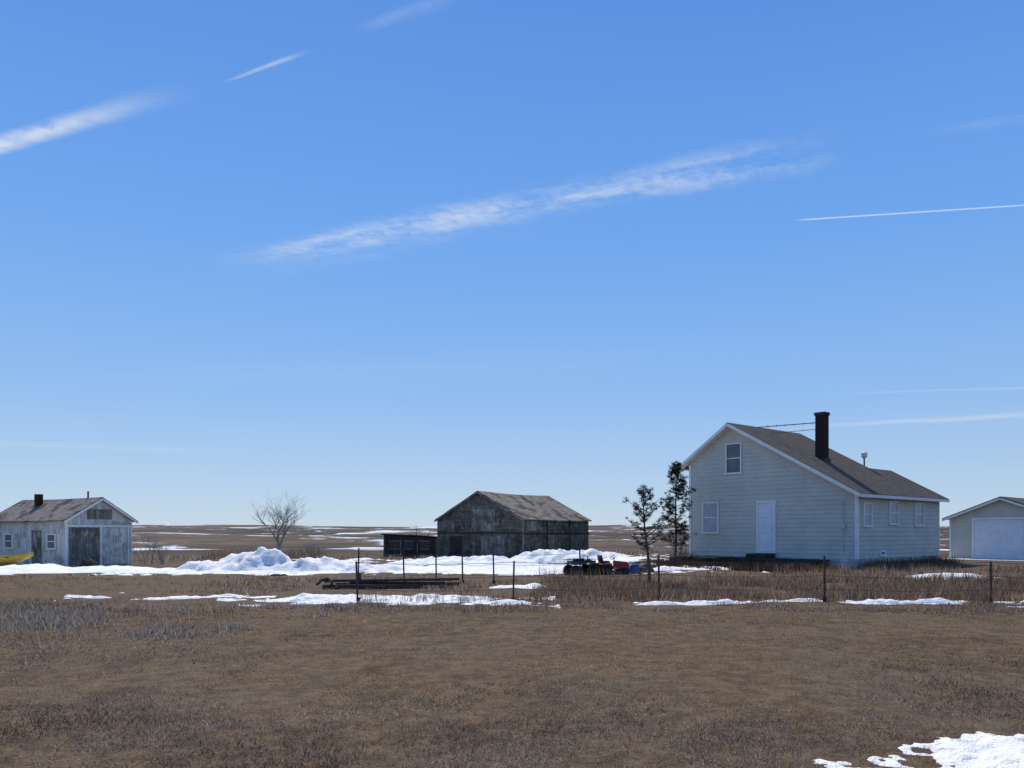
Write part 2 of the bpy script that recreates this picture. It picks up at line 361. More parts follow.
greyL=1-ss(-.62,-.30,x_/d+.5*(cl2-.5))
greyR=ss(.35,.6,x_/d+.4*(cl2-.5))*(1-ss(8.5,11,d))
grey=np.maximum(np.maximum(grey*.85,greyL*ss(8,10,d)*.9),greyR*.7)
lane=np.sin((d-.16*x_+.25*np.sin(x_*.5))*2.9)*.5+.5; lane=.86+.26*lane*ss(.42,.6,fbm(x_*.2,d*.3,207,2))
warm=palette(N,[(.34,.225,.12),(.225,.142,.075),(.12,.073,.040),(.45,.325,.19)],[3,4,2.2,.7])
gry=palette(N,[(.245,.215,.185),(.15,.13,.115),(.34,.31,.275),(.085,.066,.056)],[3,3,1.2,2.2])
pick=(rng.uniform(0,1,N)<grey)[:,None]
C=np.clip(np.where(pick,gry,warm)*((.52+.96*np.clip((cl-.5)*2.1+.5,0,1))*lane)[:,None],0,.8)
h=rng.uniform(.006,.022,N)*(.4+1.3*cf)*(1+1.2*grey)*(.8+.02*d)
blades('lawn_grass',P,h,.0022+.0011*d,C,2.2)
def tufts(name,P0,n,sp,h0,h1,cols,wt,wd=.0009,lean=.6,col_k=1.2):
    K=len(P0); P=np.repeat(P0,n,0)+rng.normal(0,sp,(K*n,2)); hh=np.repeat(rng.uniform(.6,1.2,K),n)*rng.uniform(h0,h1,K*n)
    return blades(name,P,hh,.001+wd*P[:,1],np.clip(palette(K*n,cols,wt)*col_k,0,.85),lean)
GR=[(.27,.245,.215),(.16,.145,.13),(.36,.33,.29),(.09,.075,.06)]
BR=[(.24,.155,.10),(.15,.095,.062),(.33,.235,.15),(.095,.06,.042)]
def scatter(n,x0,x1,y0,y1,f=None):
    p=np.stack([rng.uniform(x0,x1,n),rng.uniform(y0,y1,n)],1)
    if f is not None: p=p[f(p)]
    return p
nz=lambda s,th,k=.6:(lambda p: fbm(p[:,0]*k,p[:,1]*k,s,3)>th)
p=scatter(4200,-14,-3.5,8.5,16.8,lambda p:(fbm(p[:,0]*.6,p[:,1]*.6,101,3)+.10*np.clip((-p[:,0]-7)/5,-1,1)-.02*np.abs(p[:,1]-13)>.49))
tufts('tall_grey_grass',p,9,.09,.04,.14,GR,[3,3,1.5,1.5],lean=1.2,col_k=1.15)
p=scatter(90,-12,-5.5,10.5,16); tufts('dry_weed_stems',p,12,.12,.15,.40,GR+BR,[3,2,1,1,2,1,1,1],.0006,.5)
p=scatter(2000,-13,13,15.2,17.0,nz(103,.47)); tufts('tall_grey_grass',p,9,.07,.04,.10,GR+BR,[2,2,.5,1,2,2,1,1],lean=1.,col_k=1.05)
p=scatter(4000,.4,15.5,17.9,25,nz(105,.46)); tufts('tall_brown_grass',p,10,.08,.08,.26,BR+GR,[4,3,2,2,1,1,.5,1],lean=.9,col_k=.95)
p=scatter(260,-3.5,15.5,17.3,18.3); tufts('fence_line_weeds',p,12,.09,.12,.42,BR+GR,[3,3,2,2,1,1,1,.5],.0007,.6,1.0)
p=scatter(170,1,18,19,29); tufts('dry_weed_stems',p,12,.14,.2,.55,BR+GR,[3,3,2,2,1,1,1,.5],.0007,.6,1.)
p=scatter(1500,10,24,23,33,nz(107,.45)); tufts('tall_brown_grass',p,9,.1,.1,.34,BR+GR,[4,3,3,1,1,1,1,0],col_k=1.05)
p=scatter(1300,-9,1,19,27,nz(109,.52)); tufts('tall_brown_grass',p,9,.09,.05,.18,BR+GR,[3,3,2,1,1,1,1,1],lean=.9)
p=scatter(900,-24,-8,18.5,30,nz(111,.58)); tufts('dry_weeds',p,8,.1,.04,.13,BR,[4,3,2,1],lean=.9)
p=scatter(900,-6,7,5.0,8.2,lambda p:(fbm(p[:,0]*.9,p[:,1]*.9,113,3)>.5)&(f_near(p[:,0],p[:,1])<-.01)); tufts('stubble_grass',p,14,.05,.02,.055,GR,[2,3,1.5,2.5],.0008,1.6,1.0)
p=scatter(1000,-28,16,50,62,nz(115,.52,.3)); tufts('dry_weeds',p,10,.2,.12,.4,BR+GR,[3,3,2,1,2,1,2,0])
p=scatter(300,-23,-11,56,64,nz(117,.47,.3)); tufts('dry_brush',p,20,.3,.3,.95,[(.16,.12,.09),(.24,.2,.16),(.09,.07,.05)],[2,2,1])
gx,gy=np.array([.6373,-.7706]),np.array([.7706,.6373])
lx=rng.uniform(-.6,9.6,1700); ly=rng.uniform(-6.2,-2.3,1700)
p=np.array([9.49,40.97])+lx[:,None]*gx+ly[:,None]*gy
p=p[fbm(p[:,0]*.8,p[:,1]*.8,119,3)>.38]; tufts('shadow_band_weeds',p,12,.10,.08,.34,[(.05,.036,.026),(.08,.055,.038),(.14,.10,.07)],[3,3,.8],lean=1.,col_k=.8)  # weeds added dark: house-base shadow and clutter put into their colour
lx=rng.uniform(9.2,10.2,260); ly=rng.uniform(-.3,8.6,260); p=np.array([9.49,40.97])+lx[:,None]*gx+ly[:,None]*gy
tufts('wall_side_weeds',p,14,.10,.12,.5,BR,[3,3,2,2],.0008,.6,1.)
# ---------------------------------------------------------------- building helpers
def siding(mb,p0,d,n,loF,hiF,z0,z1,step,mi=0,out=.022):
    p0=Vector(p0); d=Vector(d); n=Vector(n); z=z0
    while z<z1-1e-4:
        zt=min(z+step,z1); a0,a1,b0,b1=loF(z),hiF(z),loF(zt),hiF(zt)
        if a1-a0>.02:
            if b1<b0: b0=b1=(b0+b1)/2
            P=[p0+d*a0+n*out,p0+d*a1+n*out,p0+d*b1+n*.004,p0+d*b0+n*.004]
            zs=[z,z,zt,zt]; vs=[Vector((q.x,q.y,zz_)) for q,zz_ in zip(P,zs)]
            vs+=[Vector(((p0+d*a0).x,(p0+d*a0).y,z)),Vector(((p0+d*a1).x,(p0+d*a1).y,z))]
            mb.add(vs,[(0,1,2,3),(4,5,1,0)],mi)
        z=zt
def body(mb,prof,y0,y1,mi=0):
    n=len(prof); vs=[(x,y0,z) for x,z in prof]+[(x,y1,z) for x,z in prof]
    mb.add(vs,[tuple(range(n)),tuple(range(2*n-1,n-1,-1))]+[(i,i+n,(i+1)%n+n,(i+1)%n) for i in range(n)],mi)
def window_front(e,name,x0,x1,z0,z1,glass,fr=.07,rail=True):
    mb=MB(); y=-.075
    mb.box((x0,y,z0),(x0+fr,0,z1)); mb.box((x1-fr,y,z0),(x1,0,z1))
    mb.box((x0+fr,y,z1-fr),(x1-fr,0,z1)); mb.box((x0-.03,y-.03,z0-.03),(x1+.03,0,z0+fr-.01))
    if rail: mb.box((x0+fr,y+.02,(z0+z1)/2-.025),(x1-fr,0,(z0+z1)/2+.025))
    mb.box((x0+fr,-.035,z0+fr),(x1-fr,-.005,z1-fr),1)
    return mb.build(name,[M_white,glass],e)
def window_side(e,name,X,y0,y1,z0,z1,glass,sgn=1,fr=.07,rail=True):
    mb=MB(); a=lambda d0,d1:(min(X+sgn*d0,X+sgn*d1),max(X+sgn*d0,X+sgn*d1))
    f=a(0,.075)
    mb.box((f[0],y0,z0),(f[1],y0+fr,z1)); mb.box((f[0],y1-fr,z0),(f[1],y1,z1))
    mb.box((f[0],y0+fr,z1-fr),(f[1],y1-fr,z1)); g=a(0,.10); mb.box((g[0],y0-.03,z0-.03),(g[1],y1+.03,z0+fr-.01))
    if rail: g=a(0,.055); mb.box((g[0],y0+fr,(z0+z1)/2-.025),(g[1],y1-fr,(z0+z1)/2+.025))
    g=a(.005,.035); mb.box((g[0],y0+fr,z0+fr),(g[1],y1-fr,z1-fr),1)
    return mb.build(name,[M_white,glass],e)
# ---------------------------------------------------------------- farmhouse
H=empty('farmhouse',(9.49,40.97,0),math.atan2(-.7706,.6373))
W=9.05; DM=6.3; DA=8.63; PXk=2.6; PZ=7.0; ml=.655; mr_=.562
zl=lambda x:PZ-ml*(PXk-x)-.02; zr=lambda x:PZ-mr_*(x-PXk)-.02
fz=.42
mb=MB(); prof=[(0,fz),(W,fz),(W,zr(W)),(PXk,PZ-.02),(0,zl(0))]; body(mb,prof,0,DM)
ax=6.5; az_=zr(ax); axl=3.6
mb2=[(axl,fz),(W-.003,fz),(W-.003,zr(W)-.003),(ax,az_-.003),(axl,zr(W))]; body(mb,mb2,DM-.3,DA)
mb.build('wall_core',M_siding,H)
mb=MB()
lo_f=lambda z:0 if z<zl(0) else PXk-(PZ-z)/ml; hi_f=lambda z:W if z<zr(W) else PXk+(PZ-z)/mr_
siding(mb,(0,0,0),(1,0,0),(0,-1,0),lo_f,hi_f,fz-.03,PZ-.06,.205,0,.03)
siding(mb,(W,0,0),(0,1,0),(1,0,0),lambda z:0,lambda z:DA,fz-.03,zr(W),.205,0,.03)
siding(mb,(0,DM,0),(0,-1,0),(-1,0,0),lambda z:0,lambda z:DM,fz-.03,zl(0),.205,0,.03)
mb.build('lap_siding',M_siding,H)
mb=MB(); mb.box((-.02,-.02,-.5),(W+.0,DM,fz-.032)); mb.box((axl,DM,-.5),(W-.01,DA-.02,fz-.036)); mb.build('foundation',M_found,H)
mb=MB()
mb.box((W-.09,-.045,fz-.03),(W+.045,.0,zr(W)-.08)); mb.box((W,.001,fz-.03),(W+.045,.09,zr(W)-.05)); mb.box((-.045,-.045,fz-.03),(.09,0,zl(0)-.1)); mb.box((W,DA-.09,fz-.03),(W+.045,DA+.02,zr(W)-.05))
mb.build('corner_boards',M_white,H)
mb=MB(); ov=.38; e0=-.42
xl=-.5; xr=W+.36; yl=DA+.35; ym=DM+.2
top=lambda x:(zl(x) if x<PXk else zr(x))+.14
mb.slab([(PXk,e0,top(PXk)),(xl,e0,top(xl)),(xl,ym,top(xl)),(PXk,ym,top(PXk))],.10)
mb.slab([(PXk,e0,top(PXk)),(PXk,ym,top(PXk)),(ax,ym,top(ax)),(ax,yl,top(ax)),(xr,yl,top(xr)),(xr,e0,top(xr))],.10)
mb.slab([(ax,ym-.3,top(ax)-.004),(axl-.3,ym-.3,zr(W)+.1),(axl-.3,yl,zr(W)+.1),(ax,yl,top(ax)-.004)],.10)
mb.build('shingle_roof',M_roof,H)
mb=MB()
mb.beam((xl,e0-.02,top(xl)-.11),(PXk,e0-.02,top(PXk)-.11),.035,.15); mb.beam((PXk,e0-.022,top(PXk)-.11),(xr,e0-.022,top(xr)-.11),.035,.15)
mb.beam((xr+.02,e0,top(xr)-.10),(xr+.02,yl,top(xr)-.10),.035,.14); mb.beam((xl-.02,e0,top(xl)-.1),(xl-.02,ym,top(xl)-.1),.035,.14)
mb.beam((ax,yl+.02,top(ax)-.11),(xr,yl+.02,top(xr)-.11),.035,.15); mb.beam((PXk,ym+.02,top(PXk)-.11),(ax,ym+.02,top(ax)-.11),.035,.15)
mb.slab([(xl,e0,top(xl)-.13),(PXk,e0,top(PXk)-.13),(PXk,0,top(PXk)-.13),(xl,0,top(xl)-.13)],.02); mb.slab([(PXk,e0,top(PXk)-.13),(xr,e0,top(xr)-.13),(xr,0,top(xr)-.13),(PXk,0,top(PXk)-.13)],.02)
mb.build('fascia_and_soffit',M_white,H)
window_front(H,'upstairs_window',2.25,3.19,4.55,6.1,M_glass)
window_front(H,'downstairs_window',.83,1.83,1.55,3.16,M_blind)
mb=MB(); mb.box((4.04,-.07,.67),(4.14,0,3.12)); mb.box((4.98,-.07,.67),(5.08,0,3.12)); mb.box((4.14,-.07,3.02),(4.98,0,3.12)); mb.box((4.0,-.12,.58),(5.12,0,.66)); mb.build('door_frame',M_white,H)
mb=MB(); mb.box((4.14,-.04,.68),(4.98,-.003,3.01)); 
for zz_ in (.85,1.55,2.3): mb.box((4.25,-.052,zz_),(4.87,-.0405,zz_+.55))
mb.tube([(4.9,-.1,1.75),(4.9,-.04,1.75)],[.03,.03],8); mb.build('entry_door',M_door,H,bevel=.006)
window_side(H,'side_window',W,.5,1.28,1.85,2.92,M_blind)
window_side(H,'side_window',W,3.0,3.93,1.95,3.05,M_blind)
window_side(H,'side_window',W,5.7,6.75,1.9,3.05,M_blind)
window_side(H,'basement_window',W,2.1,2.6,.5,.75,M_glass,rail=False)
cxh,cyh=6.0,2.6
mb=MB(); mb.box((cxh-.23,cyh-.23,4.2),(cxh+.23,cyh+.23,7.45)); mb.box((cxh-.27,cyh-.27,7.35),(cxh+.27,cyh+.27,7.5)); mb.build('brick_chimney',M_brick,H)
mb=MB(); mb.box((cxh-.3,cyh-.3,5.02),(cxh+.3,cyh+.3,5.22)); mb.build('chimney_flashing',M_metal,H)
mb=MB(); mb.tube([(PXk+.6,1.3,PZ-.05),(cxh-.1,cyh-.2,7.0)],[.022,.022],5); mb.tube([(PXk+1.0,1.9,PZ-.35),(cxh-.2,cyh,6.7)],[.014,.014],5)
for k in range(6):
    a=k/5; x=PXk+1.1+a*1.9; y=1.5+a*.9; z=PZ-.03+.0*a; mb.tube([(x-.3,y+.5,z),(x+.3,y-.5,z)],[.009,.009],4)
mb.build('roof_antenna',M_metal,H)
mb=MB(); vx,vy=6.2,6.55; mb.tube([(vx,vy,4.8),(vx,vy,5.55)],[.04,.04],8); mb.build('vent_pipe',M_metal,H)
mb=MB(); mb.tube([(vx,vy,5.45),(vx,vy,5.55),(vx,vy,5.75),(vx,vy,5.82)],[.05,.15,.15,.03],10); mb.build('vent_cap',M_white,H)
mb=MB()
for k in range(9): mb.box((.4+.0*k,-2.2+.23*k,.30),(7.9,-2.2+.23*k+.2,.34+.006*(k%3)))
for x in (.6,2.4,4.2,6.,7.7): mb.box((x,-2.15,-.3),(x+.12,-.15,.295))
mb.box((.4,-2.25,.12),(7.9,-2.205,.29)); mb.build('low_deck',M_dark,H)
mb=MB(); mb.box((4.0,-.9,.345),(5.1,-.13,.55)); mb.build('door_step',M_dark,H)
mb=MB(); mb.tube([(W-.6,-.07,.7),(W-.6,-.07,2.4),(W-.6,-.07,3.0)],[.02]*3,6); mb.box((W-.70,-.13,1.75),(W-.50,-.03,2.0)); mb.build('electric_meter',M_siding,H)
# ---------------------------------------------------------------- generic gable building
def gable(name,loc,rot,W,D,wh,ph,wall,roof,trim,ov=.25,step=.2,th=.08,sag=0,out=.022):
    e=empty(name,loc,rot); mb=MB(); c=W/2; body(mb,[(0,-.4),(W,-.4),(W,wh),(c,ph),(0,wh)],0,D)
    sl=(ph-wh)/c
    lf=lambda z:0 if z<wh else (z-wh)/sl; hf=lambda z:W if z<wh else W-(z-wh)/sl
    mb.build('wall_core',wall,e); mb=MB()
    siding(mb,(0,0,0),(1,0,0),(0,-1,0),lf,hf,.0,ph-.05,step,0,out); siding(mb,(W,0,0),(0,1,0),(1,0,0),lambda z:0,lambda z:D,.0,wh,step,0,out)
    siding(mb,(0,D,0),(0,-1,0),(-1,0,0),lambda z:0,lambda z:D,.0,wh,step,0,out)
    mb.build('wall_boards',wall,e)
    mb=MB(); top=lambda x:ph-sl*abs(x-c)+.12
    ny=10
    for sgn in (-1,1):
        x1=c+sgn*(c+ov); nx=5; vs=[]; fs=[]
        for iy in range(ny+1):
            for ix in range(nx+1):
                x=c+(x1-c)*ix/nx; y=-ov+(D+2*ov)*iy/ny
                dz=-sag*math.sin(math.pi*iy/ny)*(1-.5*ix/nx)+(random.uniform(-1,1)*sag*.25 if 0<ix else 0)
                vs.append((x,y,top(x)+dz))
        nn=len(vs); vs+= [(a,b,z-th) for a,b,z in vs]
        for iy in range(ny):
            for ix in range(nx):
                a=iy*(nx+1)+ix; q=(a,a+1,a+nx+2,a+nx+1); fs.append(q if sgn>0 else q[::-1]); q2=tuple(i+nn for i in q); fs.append(q2[::-1] if sgn>0 else q2)
        for iy in range(ny):
            a=iy*(nx+1)+nx; fs.append((a,a+nn,a+nx+1+nn,a+nx+1))
        for ix in range(nx):
            fs.append((ix,ix+1,ix+1+nn,ix+nn)); a=ny*(nx+1)+ix; fs.append((a,a+1,a+1+nn,a+nn))
        mb.add(vs,fs)
    mb.build('roof',roof,e)
    mb=MB()
    for sgn in (-1,1): mb.beam((c,-ov-.02,top(c)-.13),(c+sgn*(c+ov),-ov-.02,top(c+c+ov)-.13),.03,.12)
    for x in (0,W): mb.box((x-.05,-.05,0),(x+.05,.05,wh-.02))
    mb.build('trim_boards',trim,e)
    return e
g0=(.79-7.95*.8192,55+7.95*.5736)
B=gable('weathered_barn',(g0[0],g0[1],-.42),math.radians(-35),7.95,9.5,2.95,4.98,M_barn,M_roof_old,M_barn2,.2,.14,sag=.1,out=.012)
mb=MB()
mb.box((0,-.06,1.9),(7.95,-.025,2.0)); mb.box((7.98,0,1.85),(8.035,9.5,1.95))
for y in (3.1,6.4): mb.box((7.98,y,0),(8.03,y+.08,2.9))
mb.build('wall_battens',M_dark,B)
mb=MB(); mb.box((3.3,-.05,2.1),(5.5,-.02,3.7)); mb.box((.1,-.05,2.1),(1.7,-.02,2.85)); mb.box((7.975,3.3,.2),(8.03,4.5,1.8)); mb.box((7.975,.4,2.1),(8.03,1.9,2.8)); mb.box((4.2,-.05,.2),(6.4,-.02,1.7)); mb.build('patch_boards',M_barn2,B)
mb=MB(); mb.box((1.2,-.05,.1),(2.4,-.02,1.7)); mb.build('barn_door',M_dark,B)
Sd=gable('white_farm_shed',(-25.5,44,-.40),math.radians(60),3.98,8.1,2.74,3.96,M_peel,M_roof_shed,M_white,.28,.18,sag=.04)
mb=MB()
for k in range(9): mb.box((.14+.2*k,-.06,.08),(.14+.2*k+.185,-.028,2.25+.01*(k%2)))
mb.box((.14,-.09,.5),(1.95,-.062,.62)); mb.box((.14,-.09,1.75),(1.95,-.062,1.87)); mb.build('plank_doors',M_barn2,Sd)
mb=MB(); mb.box((2.1,-.06,.08),(3.7,-.03,2.2)); 
for k in range(4): mb.box((2.16,-.075,.15+.52*k),(3.64,-.0605,.15+.52*k+.4))
mb.build('garage_door',M_peel,Sd)
mb=MB(); mb.box((.05,-.08,2.3),(3.9,-.027,2.42)); mb.box((1.98,-.08,0),(2.08,-.027,2.3)); mb.box((3.72,-.08,0),(3.82,-.027,2.3)); mb.build('door_trim',M_white,Sd)
mb=MB(); mb.box((1.2,-.06,2.75),(2.7,-.027,3.35)); mb.build('gable_boards',M_barn2,Sd)
window_side(Sd,'shed_window',0,1.0,1.9,1.0,1.9,M_glass,-1); window_side(Sd,'shed_window',0,5.6,6.5,1.0,1.9,M_glass,-1)
mb=MB(); mb.box((-.06,2.5,.05),(-.027,3.5,2.1)); mb.build('side_door',M_barn2,Sd)
mb=MB(); mb.box((1.2,5.2,3.3),(1.55,5.55,4.35)); mb.build('stove_chimney',M_brick,Sd)
mb=MB(); mb.tube([(2.0,1.2,3.9),(2.0,1.2,4.45)],[.05,.05],8); mb.build('roof_vent',M_metal,Sd)
G=gable('white_garage',(26.8,47,0),math.atan2(-.7706,.6373),5.6,7,2.45,3.55,M_siding,M_roof,M_white,.35,.2)
mb=MB(); mb.box((1.35,-.055,0),(4.85,-.025,2.3))
for k in range(4):
    for j in range(4): mb.box((1.42+.86*j,-.068,.06+.56*k),(1.42+.86*j+.76,-.0555,.06+.56*k+.46))
mb.build('overhead_door',M_door,G)
mb=MB(); mb.box((1.2,-.07,0),(1.34,-.024,2.32)); mb.box((4.86,-.07,0),(5.0,-.024,2.32)); mb.box((1.2,-.07,2.325),(5.0,-.024,2.45)); mb.build('door_casing',M_white,G)
mb=MB(); mb.box((-.3,-2.5,-.06),(6,-.05,.02)); mb.build('garage_apron',M_found,G)
K=empty('derelict_cabin',(-10.1,60.5,-.5),math.radians(-8))
mb=MB(); mb.add([(0,0,0),(4.3,0,0),(4.3,3,0),(0,3,0),(0,0,1.85),(4.3,0,1.65),(4.3,3,1.5),(0,3,1.6)],[(0,1,5,4),(1,2,6,5),(2,3,7,6),(3,0,4,7),(4,5,6,7)]); mb.build('walls',M_dark,K)
mb=MB(); mb.slab([(-.15,-.2,1.98),(2.1,-.2,1.88),(2.1,3.2,1.72),(-.15,3.2,1.78)],.09); mb.slab([(2.1,-.25,1.91),(4.5,-.2,1.75),(4.5,3.2,1.6),(2.1,3.2,1.74)],.08); mb.build('sagging_roof',M_dark,K)
mb=MB()
for x in (.5,1.7,3.0): mb.box((x,-.03,.8),(x+.75,-.004,1.35))
mb.build('empty_windows',M_black,K)
mb=MB()
for x in (.42,1.62,2.92):
    mb.box((x,-.05,.72),(x+.9,-.003,.79)); mb.box((x,-.05,1.36),(x+.9,-.003,1.43))
for x in (0,1.35,2.7,4.2): mb.box((x,-.05,0),(x+.08,-.003,1.6))
mb.build('window_boards',M_barn2,K)
mb=MB(); mb.tube([(2.4,1,1.7),(2.35,1,2.6)],[.03,.02],5); mb.tube([(2.0,1,2.3),(2.9,1,2.4)],[.02,.02],5); mb.tube([(2.1,1,2.5),(2.9,1,1.9)],[.02,.02],5); mb.tube([(3.2,1,1.6),(3.5,1.2,2.2)],[.03,.02],5); mb.build('roof_debris',M_metal,K)
# ---------------------------------------------------------------- bare trees
def bare(name,x,y,hgt,spread,mat,trunks=1,seed=1,depth=5,r0=.07,up=.35):
    rnd=random.Random(seed); mb=MB(); z0=tz(x,y)
    def grow(p,d,l,r,k):
        n=4; pts=[p]; rs=[r]; dd=d.copy()
        for i in range(n):
            dd=(dd+Vector((rnd.uniform(-1,1),rnd.uniform(-1,1),rnd.uniform(-.3,.7)))*.16).normalized()
            pts.append(pts[-1]+dd*l/n); rs.append(r*(1-.42*(i+1)/n))
        mb.tube(pts,rs,5 if k>2 else 3,cap=False)
        if k<=0: return
        nb=3 if k>1 else 4
        for b in range(nb+ (1 if rnd.random()<.5 else 0)):
            i=rnd.choice([2,3,4]) if b else 4
            a=rnd.uniform(0,6.28); s=Vector((math.cos(a)*spread,math.sin(a)*spread,up)).normalized()
            nd=(dd*.75+s*rnd.uniform(.5,.95)).normalized()
            grow(pts[i],nd,l*rnd.uniform(.62,.85),rs[i]*.72,k-1)
    for q in range(trunks):
        a=rnd.uniform(0,6.28); o=.0 if trunks==1 else .25
        grow(Vector((math.cos(a)*o,math.sin(a)*o,-.1)),Vector((math.cos(a)*.25*(trunks>1),math.sin(a)*.25*(trunks>1),1)).normalized(),hgt*.30,r0,depth)
    zs=max(v[2] for v in mb.v); k=hgt/zs; mb.v=[(a*k,b*k,c*k) for a,b,c in mb.v]
    return mb.build(name,mat,loc=(x,y,z0),smooth=True)
bare('bare_tree',-16.8,56,5.3,.95,M_palebark,1,4,5,.14)
bare('bare_shrub',-22.3,47,2.4,.9,M_palebark,5,9,3,.02)
bare('bare_shrub',-21.5,48,1.7,.9,M_palebark,5,19,3,.018)
bare('bare_shrub',-15.2,57,1.4,1.2,M_palebark,6,12,3,.02)
bare('bare_shrub',14.0,64,1.2,1.2,M_bark,6,14,3,.02)
# ---------------------------------------------------------------- sparse conifers
def pine(name,x,y,hgt,wid,seed,nb,clumps,dens,lean=(0,0),bare_to=.25,r0=.055,cs=1.):
    rnd=random.Random(seed); z0=tz(x,y); mb=MB()
    tr=[];n=8
    for i in range(n+1):
        f=i/n; tr.append(Vector((lean[0]*f+.03*math.sin(f*7),lean[1]*f+.03*math.cos(f*5),-.1+(hgt+.1)*f)))
    mb.tube(tr,[r0*(hgt/3)**.6*(1-.85*i/n) for i in range(n+1)],7)
    cl=[]
    for b in range(nb):
        f=bare_to+(1-bare_to)*((b+.5)/nb)**.9; f=min(f,.99)
        i=min(int(f*n),n-1); p=tr[i].lerp(tr[i+1],f*n-i)
        a=rnd.uniform(0,6.28); prof=(math.sin(math.pi*min(1,(f-bare_to)/(1-bare_to)*.75+.25))**.7)
        l=wid*.5*prof*rnd.uniform(.45,1.15)+.08
        d=Vector((math.cos(a),math.sin(a),rnd.uniform(.15,.9))).normalized()
        pts=[p]; 
        for s in range(3): pts.append(pts[-1]+(d+Vector((0,0,.12*s))).normalized()*l/3)
        mb.tube(pts,[.018,.013,.009,.005],4,cap=False)
        for c in range(clumps):
            g=rnd.uniform(.35,1.05); k=min(int(g*3),2); q=pts[k].lerp(pts[k+1],min(g*3-k,1.1))
            cl.append(q+Vector((rnd.gauss(0,.05),rnd.gauss(0,.05),rnd.gauss(0,.05)))*hgt/3)
    e=empty(name,(x,y,z0)); mb.build('trunk_and_limbs',M_bark,e,smooth=True)
    cl=np.array([tuple(c) for c in cl]); K=len(cl); cr=rng.uniform(.05,.12,K)*(hgt/3)**.5*cs; sh=rng.uniform(.55,1.35,K)
    P=np.repeat(cl,dens,0); R=np.repeat(cr,dens)[:,None]; 
    dv=rng.normal(0,1,(K*dens,3)); dv/=np.linalg.norm(dv,axis=1)[:,None]; dv[:,2]=dv[:,2]*.7+.15
    b0=P+dv*R*rng.uniform(0,.7,(K*dens,1)); ln=rng.uniform(.04,.085,(K*dens,1))*(hgt/3)**.4
    dv2=dv+rng.normal(0,.4,dv.shape); sd_=np.cross(dv2,rng.normal(0,1,dv.shape)); sd_/=np.linalg.norm(sd_,axis=1)[:,None]
    ww=.008*(hgt/3)**.4
    V=np.stack([b0-sd_*ww,b0+sd_*ww,b0+dv2*ln],1).reshape(-1,3)
    base=np.array([[.042,.050,.030]])*np.repeat(sh,dens)[:,None]*rng.uniform(.7,1.3,(K*dens,1))
    o=np_mesh('needles',V,np.arange(len(V)).reshape(-1,3),[M_needle],np.repeat(base,3,0)); o.parent=e
    return e
pine('pine_sapling',4.15,23.2,2.85,1.4,3,36,5,28,(-.2,0),.34,.06,.9)
pine('pine_tree',8.3,39.2,5.0,2.0,8,64,8,40,(.1,0),.15)
# ---------------------------------------------------------------- fences
def fence(name,pts,h=1.05,r=.022,wires=(.3,.6,.92)):
    z=[tz(*p) for p in pts]; e=empty(name,(0,0,0)); mb=MB(); mw=MB(); tops=[]
    for i,(p,zz_) in enumerate(zip(pts,z)):
        lx,ly=random.uniform(-.05,.05),random.uniform(-.05,.05); hh=h*random.uniform(.93,1.06); tops.append((lx,ly,hh))
        mb.tube([(p[0],p[1],zz_-.3),(p[0]+lx,p[1]+ly,zz_+hh)],[r,r],6); mb.box((p[0]-.04,p[1]-.006,zz_-.1),(p[0]+.04,p[1]+.006,zz_+.12))
    for wv in wires:
        for i in range(len(pts)-1):
            a,b=pts[i],pts[i+1]; P=[]
            for k in range(7):
                f=k/6; A_=Vector((a[0]+tops[i][0]*wv,a[1]+tops[i][1]*wv,z[i]+wv)); B_=Vector((b[0]+tops[i+1][0]*wv,b[1]+tops[i+1][1]*wv,z[i+1]+wv))
                q=A_.lerp(B_,f); q.z-=.05*4*f*(1-f); P.append(q)
            mw.tube(P,[.005]*7,4)
    mb.build('posts',M_metal,e); mw.build('wires',M_metal,e)
fence('wire_fence',[(-3.5,17.5),(.02,17.7),(3.39,17.7),(7.16,17.6),(10.9,17.5),(14.6,17.4),(18.3,17.3)],1.0,.024)
fence('wire_fence',[(-5.2,26),(-3.3,23.6),(-2.35,23.9),(-1.52,23.8),(-.55,23.6),(2.2,24.5)],1.05,.026)
T_=empty('timber_pile',(-3.4,21.8,tz(-3.4,21.8)),math.radians(4)); mb=MB()
for k,(x0,x1,y,zz_,r) in enumerate([(-1.9,1.7,0,.20,.035),(-1.6,1.9,.25,.08,.045),(-1.9,.9,-.2,.06,.05),(-1.2,1.5,.1,.14,.035),(-.6,1.9,-.1,.22,.03)]):
    mb.beam((x0,y,zz_),(x1,y+random.uniform(-.2,.2),zz_+random.uniform(-.03,.05)),r*2,r*2)
for x in (-1.5,-.2,1.4): mb.beam((x,-.4,.02),(x,.45,.02),.1,.1)
mb.beam((-.9,.0,-.1),(-.9,.02,.42),.06,.06)
mb.tube([(-2.1,0,.1),(-2.0,.2,.2),(-1.8,0,.27),(-1.65,-.2,.17),(-1.7,0,.05)],[.04]*5,6)
mb.build('timbers',M_log,T_)
